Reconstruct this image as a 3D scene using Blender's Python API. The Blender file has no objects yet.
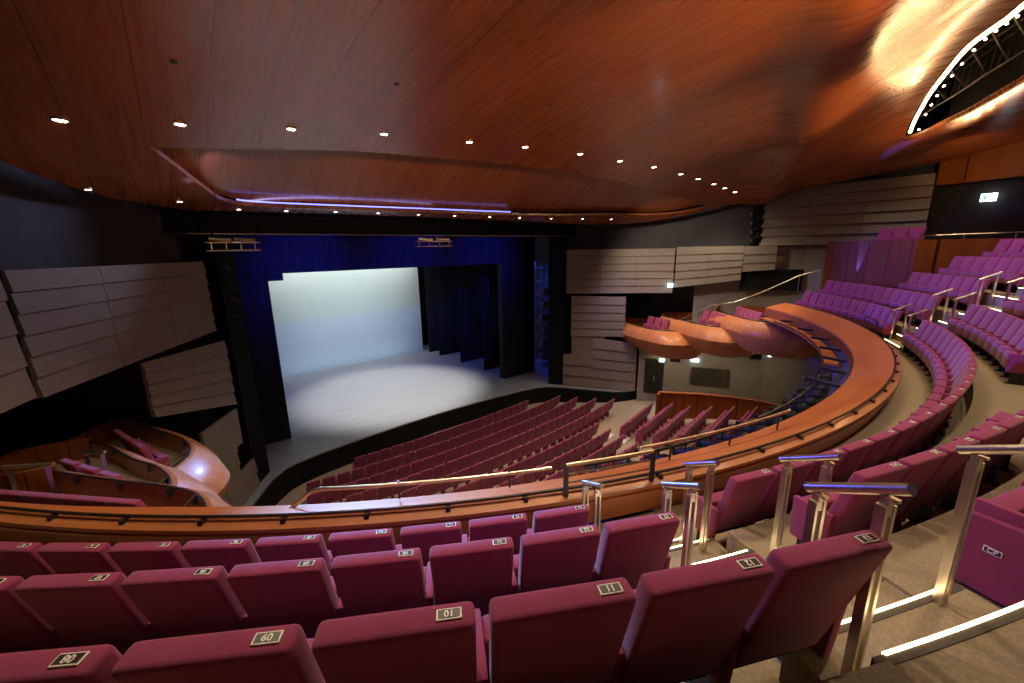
import bpy, bmesh, math, random
from mathutils import Vector, Matrix
from mathutils.geometry import delaunay_2d_cdt
random.seed(7)
R = math.radians
PI = math.pi
scn = bpy.context.scene
C = scn.collection
EYE = 8.05                                  # eye height above the stage floor; heights below are often given relative to it

# ------------------------------------------------------------------ materials
def mat(name, col=(.5, .5, .5), rough=.5, metal=0, emit=None, estr=0, coat=0, sheen=0, spec=.5):
    m = bpy.data.materials.new(name); m.use_nodes = True
    b = m.node_tree.nodes['Principled BSDF']
    b.inputs['Base Color'].default_value = (*col, 1); b.inputs['Roughness'].default_value = rough
    b.inputs['Metallic'].default_value = metal; b.inputs['Specular IOR Level'].default_value = spec
    b.inputs['Coat Weight'].default_value = coat; b.inputs['Sheen Weight'].default_value = sheen
    if emit:
        b.inputs['Emission Color'].default_value = (*emit, 1); b.inputs['Emission Strength'].default_value = estr
    return m

class N:
    """small node-graph writer"""
    def __init__(s, m): s.t = m.node_tree; s.b = s.t.nodes['Principled BSDF']
    def n(s, typ, **k):
        x = s.t.nodes.new(typ)
        for a, v in k.items(): setattr(x, a, v)
        return x
    def l(s, a, b): s.t.links.new(a, b)
    def coord(s, sc=(1, 1, 1), kind='Object', rot=(0, 0, 0)):
        c = s.n('ShaderNodeTexCoord'); m = s.n('ShaderNodeMapping'); m.inputs['Scale'].default_value = sc; m.inputs['Rotation'].default_value = rot
        s.l(c.outputs[kind], m.inputs['Vector']); return m.outputs[0]
    def noise(s, v, scale, detail=3, rough=.55):
        x = s.n('ShaderNodeTexNoise'); x.inputs['Scale'].default_value = scale; x.inputs['Detail'].default_value = detail; x.inputs['Roughness'].default_value = rough
        s.l(v, x.inputs['Vector']); return x.outputs['Fac']
    def ramp(s, f, stops):
        x = s.n('ShaderNodeValToRGB'); e = x.color_ramp.elements
        e[0].position, e[0].color = stops[0][0], (*stops[0][1], 1); e[1].position, e[1].color = stops[-1][0], (*stops[-1][1], 1)
        for p, c in stops[1:-1]:
            k = e.new(p); k.color = (*c, 1)
        s.l(f, x.inputs[0]); return x.outputs[0]
    def math(s, op, a, b=None):
        x = s.n('ShaderNodeMath', operation=op)
        for i, v in enumerate((a, b)):
            if v is None: continue
            if isinstance(v, (int, float)): x.inputs[i].default_value = v
            else: s.l(v, x.inputs[i])
        return x.outputs[0]
    def mix(s, f, a, b):
        x = s.n('ShaderNodeMix', data_type='RGBA')
        for i, v in ((0, f), (6, a), (7, b)):
            if isinstance(v, (int, float)): x.inputs[i].default_value = v
            elif isinstance(v, tuple): x.inputs[i].default_value = (*v, 1)
            else: s.l(v, x.inputs[i])
        return x.outputs[2]
    def base(s, c): s.l(c, s.b.inputs['Base Color'])
    def bump(s, h, strength=.2, dist=.01):
        x = s.n('ShaderNodeBump'); x.inputs['Strength'].default_value = strength; x.inputs['Distance'].default_value = dist
        s.l(h, x.inputs['Height']); s.l(x.outputs[0], s.b.inputs['Normal'])

def noisy(name, a, b, scale, rough=.8, bump=0, stretch=(1, 1, 1), **k):
    m = mat(name, a, rough, **k); g = N(m); v = g.coord(stretch); f = g.noise(v, scale, 4)
    g.base(g.ramp(f, [(.3, a), (.7, b)]))
    if bump: g.bump(f, bump)
    return m

def veneer(name, dark, mid, light, rough, coat, seam=1.3, fine=14., axis=0):
    """wood veneer with fine straight grain along y and thin dark seams between the sheets"""
    m = mat(name, mid, rough, coat=coat); g = N(m); m.node_tree.nodes['Principled BSDF'].inputs['Coat Roughness'].default_value = .13
    sc = (fine, .35, .35) if axis == 0 else ((.35, fine, .35) if axis == 1 else (.6, .6, fine))
    f = g.noise(g.coord(sc), 1.0, 5, .65)
    broad = g.noise(g.coord(tuple(x * .18 for x in sc)), 1.0, 2)
    col = g.ramp(g.math('ADD', g.math('MULTIPLY', f, .7), g.math('MULTIPLY', broad, .3)), [(.32, dark), (.5, mid), (.68, light)])
    if seam:
        sx = g.n('ShaderNodeSeparateXYZ'); g.l(g.coord(), sx.inputs[0])
        w = g.math('FRACT', g.math('DIVIDE', sx.outputs[axis], seam))
        col = g.mix(g.math('LESS_THAN', w, .014 / seam), col, tuple(x * .25 for x in dark))
    g.base(col); g.l(g.math('ADD', g.math('MULTIPLY', f, .16), rough - .08), g.b.inputs['Roughness'])
    return m

MT = {}
MT['ceil'] = veneer('ceiling_veneer', (.18, .047, .012), (.24, .065, .017), (.31, .09, .024), .28, .36, seam=.92, fine=11)
MT['ledge'] = veneer('ledge_veneer', (.38, .11, .032), (.49, .15, .042), (.6, .2, .06), .38, .1, seam=0, fine=9, axis=2)
MT['panelwood'] = veneer('panel_veneer', (.3, .095, .03), (.4, .135, .045), (.5, .19, .07), .38, .15, seam=0, fine=16, axis=2)
MT['redwood'] = veneer('red_wall_veneer', (.15, .038, .007), (.21, .058, .010), (.27, .084, .015), .5, 0, seam=.42, fine=10)
MT['boxwood'] = veneer('box_veneer', (.36, .125, .05), (.47, .175, .07), (.56, .23, .1), .36, .12, seam=0, fine=9, axis=1)
for k_, v_ in (('redwood', .12), ('boxwood', .25), ('ledge', .25)): MT[k_].node_tree.nodes['Principled BSDF'].inputs['Specular IOR Level'].default_value = v_
def fabric(name, a, b):
    m = mat(name, a, .88, sheen=.22, spec=.2); g = N(m); v = g.coord((1, 1, 1)); f = g.noise(v, 260, 2); h = g.noise(v, 7, 2)
    g.base(g.ramp(g.math('ADD', g.math('MULTIPLY', f, .5), g.math('MULTIPLY', h, .5)), [(.35, a), (.65, b)]))
    g.bump(f, .35, .002); return m
MT['fabric'] = fabric('burgundy_wool', (.27, .038, .098), (.33, .05, .125))
MT['fabric_stalls'] = fabric('stalls_wool', (.26, .038, .105), (.32, .05, .13))
MT['carpet'] = noisy('beige_carpet', (.27, .205, .13), (.38, .3, .195), 60, .95, .3)
MT['stallfloor'] = noisy('stalls_carpet', (.36, .29, .2), (.44, .36, .26), 30, .95)
MT['nosing'] = noisy('shaded_step_nosing', (.07, .055, .04), (.1, .08, .055), 80, .7)  # carpet brown darkened to stand for the shadowed band under each strip
MT['steel'] = noisy('brushed_steel', (.62, .55, .44), (.72, .65, .54), 4, .28, stretch=(40, 40, 1), metal=1)
MT['brass'] = noisy('bronze_tube', (.5, .4, .24), (.6, .5, .32), 8, .3, metal=1)
MT['darkmetal'] = noisy('dark_bronze', (.045, .035, .03), (.07, .055, .045), 20, .4, metal=.6)
MT['blackmetal'] = noisy('black_metal', (.012, .012, .013), (.025, .025, .027), 20, .5, metal=.3)
MT['black'] = noisy('black_paint', (.006, .006, .007), (.011, .011, .013), 6, .9, spec=.15)
MT['drape'] = noisy('black_serge', (.012, .012, .016), (.026, .026, .033), 3, .95, .15, stretch=(6, 6, .3), spec=.15)
MT['stage'] = noisy('stage_boards', (.23, .235, .25), (.29, .295, .31), 1.2, .5, stretch=(.35, 5, 1))
MT['cyc'] = noisy('cyclorama_cloth', (.44, .51, .51), (.46, .53, .53), .6, .95)
MT['taupe'] = noisy('taupe_panel', (.185, .155, .13), (.225, .19, .165), 5, .62, stretch=(.4, .4, 6))
MT['wallgrey'] = noisy('grey_plaster', (.24, .215, .18), (.28, .25, .215), 2.5, .8)
MT['walldark'] = noisy('dark_wall', (.042, .04, .046), (.058, .055, .062), 1.5, .75)
MT['blackwall'] = noisy('black_wall', (.01, .009, .009), (.02, .018, .017), 1, .9)
MT['plate'] = noisy('plate_black', (.012, .008, .004), (.035, .024, .01), 300, .4)
MT['platerim'] = mat('plate_cream', (.95, .9, .8), .45)
MT['led'] = mat('step_led', (1, .9, .7), .5, emit=(1, .74, .4), estr=9)
MT['slotled'] = mat('slot_led', (1, .8, .5), .5, emit=(1, .66, .3), estr=14)
MT['lamp'] = mat('lamp_glow', (1, .9, .8), .5, emit=(1, .86, .66), estr=16)
MT['blueled'] = mat('blue_led', (.1, .1, 1), .5, emit=(.2, .22, 1), estr=3)
MT['exit'] = mat('exit_glow', (.8, 1, 1), .5, emit=(.72, .95, 1), estr=6)
MT['exitmark'] = mat('exit_green', (.1, .4, .3), .5, emit=(.1, .55, .45), estr=1)
MT['lens'] = mat('spot_lens', (.25, .25, .3), .08, spec=.8)
MT['white'] = mat('white_paint', (.75, .74, .7), .5)
MT['acoustic'] = noisy('brown_grille', (.018, .013, .01), (.085, .06, .045), 2, .7, stretch=(1.2, 1.2, .1))
MT['wingpaint'] = noisy('wing_steel', (.2, .2, .24), (.3, .3, .34), 4, .6)

# ------------------------------------------------------------------ mesh helpers
class M:
    def __init__(s): s.v = []; s.f = []
    def add(s, vs, fs):
        o = len(s.v); s.v += [tuple(p) for p in vs]; s.f += [tuple(i + o for i in f) for f in fs]; return s
    def hexa(s, b, t):                       # bottom ring of four, top ring of four
        return s.add(list(b) + list(t), [(3, 2, 1, 0), (4, 5, 6, 7), (0, 1, 5, 4), (1, 2, 6, 5), (2, 3, 7, 6), (3, 0, 4, 7)])
    def box(s, c, d, rz=0, rx=0, ry=0):
        mt = Matrix.Rotation(rz, 3, 'Z') @ Matrix.Rotation(ry, 3, 'Y') @ Matrix.Rotation(rx, 3, 'X'); h = [x / 2 for x in d]; c = Vector(c)
        q = [(-1, -1), (1, -1), (1, 1), (-1, 1)]
        return s.hexa([c + mt @ Vector((a * h[0], b * h[1], -h[2])) for a, b in q], [c + mt @ Vector((a * h[0], b * h[1], h[2])) for a, b in q])
    def rbox(s, b, t, bev=.02, seg=2):       # hexahedron with rounded edges
        bm = bmesh.new(); k = M().hexa(b, t); vs = [bm.verts.new(p) for p in k.v]
        for f in k.f: bm.faces.new([vs[i] for i in f])
        bmesh.ops.bevel(bm, geom=list(bm.edges), offset=bev, segments=seg, profile=.5, affect='EDGES', clamp_overlap=True)
        bm.verts.index_update(); s.add([v.co[:] for v in bm.verts], [[v.index for v in f.verts] for f in bm.faces]); bm.free(); return s
    def prism(s, pts, z0, z1):
        n = len(pts); a = sum(pts[i][0] * pts[(i + 1) % n][1] - pts[(i + 1) % n][0] * pts[i][1] for i in range(n))
        if a < 0: pts = pts[::-1]
        return s.add([(x, y, z0) for x, y in pts] + [(x, y, z1) for x, y in pts],
              [tuple(range(n))[::-1], tuple(range(n, 2 * n))] + [(i, (i + 1) % n, n + (i + 1) % n, n + i) for i in range(n)])
    def rev(s, prof, a0, a1, n, close=True):  # sweep a closed (radius, z) profile about the hall's centre; angle 0 points to the back
        k = len(prof); vs = []
        for i in range(n + 1):
            a = R(a0 + (a1 - a0) * i / n)
            vs += [(r * math.sin(a), -r * math.cos(a), z) for r, z in prof]
        fs = [(i * k + j, i * k + (j + 1) % k, (i + 1) * k + (j + 1) % k, (i + 1) * k + j) for i in range(n) for j in range(k if close else k - 1)]
        if close: fs += [tuple(range(k))[::-1], tuple(range(n * k, n * k + k))]
        return s.add(vs, fs)
    def tube(s, pts, r, n=8, cap=True):
        pts = [Vector(p) for p in pts]; vs = []; up = Vector((0, 0, 1)); m = len(pts)
        for i, p in enumerate(pts):
            d = (pts[min(i + 1, m - 1)] - pts[max(i - 1, 0)]).normalized()
            a = d.cross(up)
            if a.length < 1e-3: a = d.cross(Vector((0, 1, 0)))
            a.normalize(); b = a.cross(d)
            vs += [p + (a * math.cos(2 * PI * j / n) + b * math.sin(2 * PI * j / n)) * r for j in range(n)]
        fs = [(i * n + j, i * n + (j + 1) % n, (i + 1) * n + (j + 1) % n, (i + 1) * n + j) for i in range(m - 1) for j in range(n)]
        if cap: fs += [tuple(range(n))[::-1], tuple(range((m - 1) * n, m * n))]
        return s.add(vs, fs)
    def lathe(s, prof, c, n=16, ax=None):     # closed solid of revolution about a line through c along ax
        ax = Vector(ax or (0, 0, 1)).normalized(); q = Vector((0, 0, 1)).rotation_difference(ax); vs = []
        for r, z in prof:
            vs += [Vector(c) + q @ Vector((r * math.cos(2 * PI * j / n), r * math.sin(2 * PI * j / n), z)) for j in range(n)]
        m = len(prof)
        fs = [(i * n + j, i * n + (j + 1) % n, (i + 1) * n + (j + 1) % n, (i + 1) * n + j) for i in range(m - 1) for j in range(n)]
        return s.add(vs, fs + [tuple(range(n))[::-1], tuple(range((m - 1) * n, m * n))])
    def loft(s, rings, closed=True, cap=True):
        k = len(rings[0]); o = [p for r in rings for p in r]; m = len(rings)
        fs = [(i * k + j, i * k + (j + 1) % k, (i + 1) * k + (j + 1) % k, (i + 1) * k + j) for i in range(m - 1) for j in range(k if closed else k - 1)]
        if cap and closed: fs += [tuple(range(k))[::-1], tuple(range((m - 1) * k, m * k))]
        return s.add(o, fs)
    def mesh(s, name, m, smooth=False, ang=38):
        me = bpy.data.meshes.new(name); me.from_pydata(s.v, [], s.f)
        bm = bmesh.new(); bm.from_mesh(me); bmesh.ops.recalc_face_normals(bm, faces=bm.faces); bm.to_mesh(me); bm.free()
        me.materials.append(MT[m] if isinstance(m, str) else m)
        if smooth:
            me.polygons.foreach_set('use_smooth', [True] * len(me.polygons)); me.set_sharp_from_angle(angle=R(ang))
        me.update(); return me
    def build(s, name, m, parent=None, smooth=False, label=None, ang=38):
        return put(name, s.mesh(name, m, smooth, ang), parent, label)

def put(name, me, parent=None, label=None):
    o = bpy.data.objects.new(name, me); C.objects.link(o)
    if parent: o.parent = parent
    if label: o['label'] = label
    return o
def tag(o, label, cat, group=None):
    o['label'] = label; o['category'] = cat
    if group: o['group'] = group
    return o
def thing(name, label, cat, loc=(0, 0, 0), rz=0, group=None):
    o = bpy.data.objects.new(name, None); C.objects.link(o); o.location = loc; o.rotation_euler = (0, 0, rz)
    return tag(o, label, cat, group)
def struct(o): o['kind'] = 'structure'; return o
def pol(r, a, z=0): a = R(a); return Vector((r * math.sin(a), -r * math.cos(a), z))
def arc(r, a0, a1, n, z): return [pol(r, a0 + (a1 - a0) * i / n, z) for i in range(n + 1)]
ORD = ['first', 'second', 'third', 'fourth', 'fifth', 'sixth', 'seventh', 'eighth', 'ninth', 'tenth', 'eleventh', 'twelfth', 'thirteenth', 'fourteenth', 'fifteenth',
       'sixteenth', 'seventeenth', 'eighteenth', 'nineteenth', 'twentieth', 'twenty-first', 'twenty-second', 'twenty-third', 'twenty-fourth', 'twenty-fifth', 'twenty-sixth',
       'twenty-seventh', 'twenty-eighth', 'twenty-ninth', 'thirtieth']

# ------------------------------------------------------------------ camera
CAMLOC = Vector((-9.3, -15.2, EYE))
RT, UP, FW = Vector((.76305666, -.64610649, -.01705747)), Vector((.15654892, .15915132, .9747632)), Vector((.62708611, .74646987, -.22258874))
cd = bpy.data.cameras.new('camera'); cam = bpy.data.objects.new('camera', cd); C.objects.link(cam)
cd.sensor_width = 36; cd.lens = 405 / 1024 * 36; cd.clip_start = .05; cd.clip_end = 200
cam.matrix_world = Matrix.Translation(CAMLOC) @ Matrix((RT, UP, -FW)).transposed().to_4x4()
scn.camera = cam
def seen(p, mx=40, my=40):                   # is a world point inside the frame (used only to leave out seats the photograph cannot show)
    d = Vector(p) - CAMLOC; z = d.dot(FW)
    if z < .15: return None
    u, v = 512 + 405 * d.dot(RT) / z, 341.5 - 405 * d.dot(UP) / z
    return (u, v) if -mx < u < 1024 + mx and -my < v < 683 + my else None

def text_mesh(s, size, m, name='digits', depth=.0008):
    cu = bpy.data.curves.new(name, 'FONT'); cu.body = s; cu.size = size; cu.align_x = 'CENTER'; cu.align_y = 'CENTER'; cu.extrude = depth; cu.resolution_u = 3; cu.offset = .0006
    o = bpy.data.objects.new('lettering', cu); C.objects.link(o); bpy.context.view_layer.update()
    me = bpy.data.meshes.new_from_object(o.evaluated_get(bpy.context.evaluated_depsgraph_get())); me.name = name
    bpy.data.objects.remove(o); bpy.data.curves.remove(cu)
    me.materials.clear(); me.materials.append(MT[m]); return me

# ================================================================== THE SETTING
Zr = lambda z: EYE + z
# stage floor -------------------------------------------------------
lip_half = [(0, 1.95), (2, 1.9), (3.85, 1.78), (5.5, 1.62), (6.5, 1.42), (6.94, 1.22), (7.45, .75), (8.4, -.75), (9.3, -2.15), (10.0, -2.62), (10.75, -2.95), (12, -2.95), (12, 16)]
stage_poly = [(-x, y) for x, y in lip_half[::-1]] + lip_half[1:]
struct(M().prism(stage_poly, -.06, 0).build('floor_stage', 'stage'))
inner = [(x * .985, y + .05) for x, y in stage_poly]
struct(M().prism(inner, -1.3, -.061).build('wall_stage_front', 'black'))
# stalls floor: a gentle rake rising to the back
def stall_z(y): return -1.0 + max(0, (0.9 - y)) * .112
m = M()
ys = [2.3, .9, -1, -3, -5, -7, -9, -12, -16]
m.loft([[(-15, y, stall_z(y)), (15, y, stall_z(y)), (15, y, stall_z(y) - .25), (-15, y, stall_z(y) - .25)] for y in ys])
struct(m.build('floor_stalls', 'stallfloor'))
# balcony row platforms, with the aisles left open and stepped
AIS = [(-26.75, -22.95), (21.3, 25.9)]
ROWTOP = [('A', 15.2, -1.95), ('B', 15.99, -1.5), ('C', 16.86, -1.0), ('D', 17.7, -.47), ('E', 18.5, .04)]
FLOORZ = [-2.85, -2.40, -1.90, -1.37, -.86, -.4]
EDGE = [14.25, 15.27, 16.13, 16.92, 17.75, 18.55, 22]
LIM = [(-54, 49.5), (-54, 49), (-54, 38), (-54, 37), (-54, 35.6), (-54, 33.5)]
tread = mat('tread', (.3, .24, .16), .9)
for i in range(6):
    lo, hi = LIM[i]
    for a, b in ((lo, AIS[0][0]), (AIS[0][1], AIS[1][0]), (AIS[1][1], hi)):
        n = max(4, int((b - a) / 1.2))
        e0 = 16.99 if i == 3 and a < -50 else EDGE[i]
        o = M().rev([(e0, Zr(FLOORZ[i]) - .75), (EDGE[i + 1] + .02, Zr(FLOORZ[i]) - .75), (EDGE[i + 1] + .02, Zr(FLOORZ[i])), (e0, Zr(FLOORZ[i]))], a, b, n).build('floor_balcony', 'carpet')
        struct(o)
# aisle steps: (nosing radius, height)
STEPS = [(14.3, -2.86), (14.87, -2.75), (15.12, -2.58), (15.52, -2.38), (15.95, -2.15), (16.33, -1.92), (16.64, -1.69), (16.95, -1.42), (17.35, -1.2), (17.75, -.95), (18.15, -.68), (18.55, -.42)]
aisle_name = ['aisle near the camera', 'far aisle']
for ai, (a0, a1) in enumerate(AIS):
    for k, (r, z) in enumerate(STEPS if ai else STEPS[:8]):
        r1 = STEPS[k + 1][0] + .02 if k + 1 < (len(STEPS) if ai else 8) else 22
        struct(M().rev([(r, Zr(z) - .8), (r1, Zr(z) - .8), (r1, Zr(z)), (r, Zr(z))], a0, a1, 5).build('floor_step', 'carpet'))
        if k == 0: continue
        t = thing('step_light', '', 'step light', pol(r, (a0 + a1) / 2, Zr(z)), 0, 'lit step edges of the ' + aisle_name[ai])
        inv = -pol(r, (a0 + a1) / 2, Zr(z))
        da = .1
        e = M().rev([(r - .008, -.035 + Zr(z)), (r + .03, -.035 + Zr(z)), (r + .03, .003 + Zr(z)), (r - .008, .003 + Zr(z))], a0 + .02, a1 - .02, 5); e.v = [tuple(Vector(p) + inv) for p in e.v]
        e.build('nosing', 'nosing', t)
        e = M().rev([(r - .013, -.008 + Zr(z)), (r + .0, -.008 + Zr(z)), (r + .0, .006 + Zr(z)), (r - .013, .006 + Zr(z))], a0 + da + .1, a1 - da - .1, 5); e.v = [tuple(Vector(p) + inv) for p in e.v]
        e.build('light_strip', 'led', t, label='glowing warm white strip')
        t['label'] = ('lit edge of the %s step up from the ledge in the %s' % (ORD[k - 1], aisle_name[ai]))

# ---- balcony front: sloped ledge, groove, panel, rail, brackets
bf = thing('balcony_front', 'long curved orange wooden balcony front with a broad sloping ledge', 'balcony front'); bf['kind'] = 'thing'
A0, A1 = -54, 47.5
def rvoid(a): return 13.66 - .0042 * a if a > -44 else 13.845 + (-44 - a) * .016
def sweep_var(f, a0, a1, n):
    rings = []
    for i in range(n + 1):
        a = a0 + (a1 - a0) * i / n; rings.append([pol(r, a, Zr(z)) for r, z in f(a)])
    return M().loft(rings)
sweep_var(lambda a: [(rvoid(a), -2.66), (14.24, -2.46), (14.25, -2.40), (rvoid(a), -2.60)], A0, A1, 110).build('ledge', 'ledge', bf, True)
M().rev([(14.24, Zr(-2.43)), (14.38, Zr(-2.468)), (14.385, Zr(-2.50)), (14.34, Zr(-2.525)), (14.37, Zr(-2.54)), (14.37, Zr(-2.56)), (14.31, Zr(-2.58)), (14.27, Zr(-2.85)), (14.16, Zr(-2.85)), (14.16, Zr(-2.5))], A0, A1, 110).build('front_panel', 'panelwood', bf, True)
sweep_var(lambda a: [(rvoid(a), -2.67), (rvoid(a) + .04, -2.67), (rvoid(a) - .04, -2.95), (rvoid(a) - .08, -2.95)], A0, A1, 90).build('fascia', 'redwood', bf)
M().tube(arc(14.275, A0, A1, 110, Zr(-2.395)), .015, 8).build('rail', 'darkmetal', bf, True)
bk = None
k = 0
a = A0 + .7
while a < A1:
    if -49 < a:
        m = M(); p = [pol(14.24, a, Zr(-2.405)), pol(14.33, a, Zr(-2.41)), pol(14.335, a, Zr(-2.47))]
        s = (pol(1, a + 90) * .022)
        m.add([q - s for q in p] + [q + s for q in p], [(0, 1, 2), (5, 4, 3), (0, 3, 4, 1), (1, 4, 5, 2), (2, 5, 3, 0)])
        m.build('rail_bracket', 'darkmetal', bf)
    a += 3.05
# underside of the balcony
struct(M().rev([(13.85, Zr(-3.25)), (22, Zr(-2.75)), (22, Zr(-2.65)), (13.85, Zr(-3.15))], -50, 46, 60).build('ceiling_under_balcony', 'walldark'))

# guard rails on the ledge
lr = thing('guard_rail', 'long low bronze rail running along the ledge left of the near aisle', 'guard rail')
pts = [pol(13.98, -38.6, Zr(-2.56)), pol(13.98, -38.0, Zr(-2.44)), pol(13.98, -37.6, Zr(-2.35))] + arc(13.98, -37.2, -27.4, 24, Zr(-2.325))
M().tube(pts, .02, 8).build('top_rail', 'brass', lr, True)
for a in (-34, -29.3): M().tube([pol(13.98, a, Zr(-2.49)), pol(13.98, a, Zr(-2.29))], .011, 6).build('post', 'darkmetal', lr)
def guard(a0, a1, label, tm, pm):
    g = thing('guard_rail', label, 'guard rail')
    M().tube(arc(14.33, a0, a1, 8, Zr(-2.1)), .02, 8).build('top_rail', tm, g, True)
    M().tube(arc(14.33, a0, a1, 8, Zr(-2.2)), .011, 6).build('mid_rail', tm, g, True)
    M().tube(arc(14.33, a0, a1, 8, Zr(-2.3)), .011, 6).build('lower_rail', tm, g, True)
    for a in (a0, a1): M().box(pol(14.33, a, Zr(-2.27)), (.05, .022, .36), R(a)).build('post', pm, g)
guard(-27.25, -23.3, 'short bronze guard rail standing up from the ledge at the foot of the near aisle', 'brass', 'darkmetal')
guard(21.6, 25.7, 'small black guard frame on the ledge at the foot of the far aisle', 'blackmetal', 'blackmetal')
rr = thing('guard_rail', 'thin bronze rail along the void edge of the ledge right of the near aisle', 'guard rail')
M().tube([pol(14.05, -23.2, Zr(-2.3))] + arc(13.93, -22.8, -12, 22, Zr(-2.28)), .018, 8).build('top_rail', 'brass', rr, True)
for a in (-21, -17, -13): M().tube([pol(13.92, a, Zr(-2.53)), pol(13.93, a, Zr(-2.29))], .012, 6).build('post', 'darkmetal', rr)

# lighting bar hung in front of the ledge on the far side
lb = thing('lighting_bar', 'curved dark lighting pipe hung on black arms below the balcony ledge', 'lighting bar')
M().tube(arc(13.07, -24, 41, 60, Zr(-2.92)), .03, 8).build('pipe', 'darkmetal', lb, True)
for a in (3.5, 8.5, 13.6, 19, 25, 31.5, 38.5): 
    M().box(pol(13.36, a, Zr(-2.83)), (.09, .62, .06), R(a), R(6)).build('arm', 'blackmetal', lb)
M().rev([(13.1, Zr(-3.02)), (13.4, Zr(-3.02)), (13.4, Zr(-2.97)), (13.1, Zr(-2.97))], 14, 46, 30).build('shelf', 'ledge', lb)
M().rev([(13.3, Zr(-3.2)), (13.5, Zr(-3.2)), (13.62, Zr(-2.8)), (13.56, Zr(-2.8))], -25, 30, 40).build('back_panel', 'walldark', lb)
def spotlight(label, loc, aim, group, big=1.0, name='stage_spotlight'):
    t = thing(name, label, 'spotlight', loc, 0, group); d = (Vector(aim) - Vector(loc)).normalized(); s = big
    M().lathe([(.05 * s, -.2 * s), (.085 * s, -.17 * s), (.09 * s, .02 * s), (.07 * s, .04 * s), (.075 * s, .2 * s), (.1 * s, .22 * s), (.1 * s, .27 * s)], (0, 0, 0), 12, d).build('lamp_body', 'blackmetal', t, True)
    M().lathe([(.085 * s, .262 * s), (.085 * s, .275 * s)], (0, 0, 0), 12, d).build('lens', 'lens', t)
    q = d.cross(Vector((0, 0, 1))).normalized() * .12 * s; u = Vector((0, 0, .19 * s))
    M().tube([q * .95, q + u * .8, q * .6 + u, -q * .6 + u, -q + u * .8, -q * .95], .012 * s, 6).build('yoke', 'blackmetal', t)
    M().box(u * 1.15, (.05 * s, .05 * s, .09 * s)).build('clamp', 'blackmetal', t)
    return t
for i in range(15):
    a = -22.5 + i * 2.35
    spotlight('black spotlight hanging under the ledge, %s from the near aisle' % ORD[i], pol(13.05, a, Zr(-3.15)), pol(4, a * .4, 1.0 if i % 2 else 2.2), 'spotlights under the balcony ledge', 1.15)

# ---- seats --------------------------------------------------------
SW = .437
def seat_meshes(fab, sfx, seg=2):
    d = {}
    def slab(w0, w1, yb, yt, zb, zt, th0, th1, bev):
        b = [(-w0 / 2, yb - th0 / 2, zb), (w0 / 2, yb - th0 / 2, zb), (w0 / 2, yb + th0 / 2, zb), (-w0 / 2, yb + th0 / 2, zb)]
        t = [(-w1 / 2, yt - th1 / 2, zt), (w1 / 2, yt - th1 / 2, zt), (w1 / 2, yt + th1 / 2, zt + .006), (-w1 / 2, yt + th1 / 2, zt + .006)]
        return M().rbox(b, t, bev, seg + 1)
    d['backrest'] = slab(SW - .01, SW, .19, .0, .26, .895, .1, .094, .022).mesh('backrest' + sfx, fab, True)
    d['seat_cushion'] = slab(SW + .01, SW + .015, .325, .30, .24, .505, .11, .12, .02).mesh('seat_cushion' + sfx, fab, True)
    d['armrest'] = M().rbox([(-.022, .12, .2), (.022, .12, .2), (.022, .36, .2), (-.022, .36, .2)], [(-.022, .09, .53), (.022, .09, .53), (.022, .375, .525), (-.022, .375, .525)], .01, seg).mesh('armrest' + sfx, fab, True)
    d['leg'] = M().box((0, .22, .13), (.035, .16, .26)).box((0, .22, .01), (.05, .24, .02)).mesh('leg' + sfx, 'blackmetal')
    d['seat_pan'] = M().box((0, .26, .225), (SW - .05, .16, .05)).mesh('seat_pan' + sfx, 'blackmetal')
    d['plate'] = M().rbox([(-.036, -.018, 0), (.036, -.018, 0), (.036, .018, 0), (-.036, .018, 0)], [(-.036, -.018, .004), (.036, -.018, .004), (.036, .018, .004), (-.036, .018, .004)], .0015, 1).mesh('number_plate', 'platerim')
    d['plateface'] = M().box((0, 0, .0043), (.062, .0265, .0012)).mesh('plate_face', 'plate')
    return d
SM = seat_meshes('fabric', '')
ARMX = .2455
DIG = {}
def digits(s):
    if s not in DIG: DIG[s] = text_mesh(s, .029, 'platerim')
    return DIG[s]
def place_seat(r, ang, z, label, group, num=None, endarm=False, loc=None, rz=None):
    t = thing('theatre_seat', label, 'seat', loc or pol(r, ang, z), R(ang) if rz is None else rz, group)
    for nm, dx in (('backrest', 0), ('seat_cushion', 0), ('seat_pan', 0), ('armrest', -ARMX), ('leg', -ARMX)):
        put(nm, SM[nm], t).location = (dx, 0, 0)
    if endarm:
        put('armrest', SM['armrest'], t).location = (ARMX, 0, 0); put('leg', SM['leg'], t).location = (ARMX, 0, 0)
    if num:
        p = put('number_plate', SM['plate'], t, 'small cream-edged seat number plate'); p.location = (.145, .002, .8985); p.rotation_euler = (R(3), 0, 0)
        put('plate_face', SM['plateface'], p)
        g = put('digits', digits(num), p, 'cream digits ' + num); g.location = (0, 0, .0054); g.rotation_euler = (0, 0, PI)
    return t
PIT = [1.856, 1.722, 1.628, 1.55, 1.49]
def off(r): return math.degrees(.145 / r)
RN = ['front', 'second', 'third', 'fourth', 'fifth']
def visible(r, a, z, m=25):
    return any(seen(pol(r, a + da, z + h), m, m) for da in (-1.3, 0, 1.3) for h in (.88, .5, .2))
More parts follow.
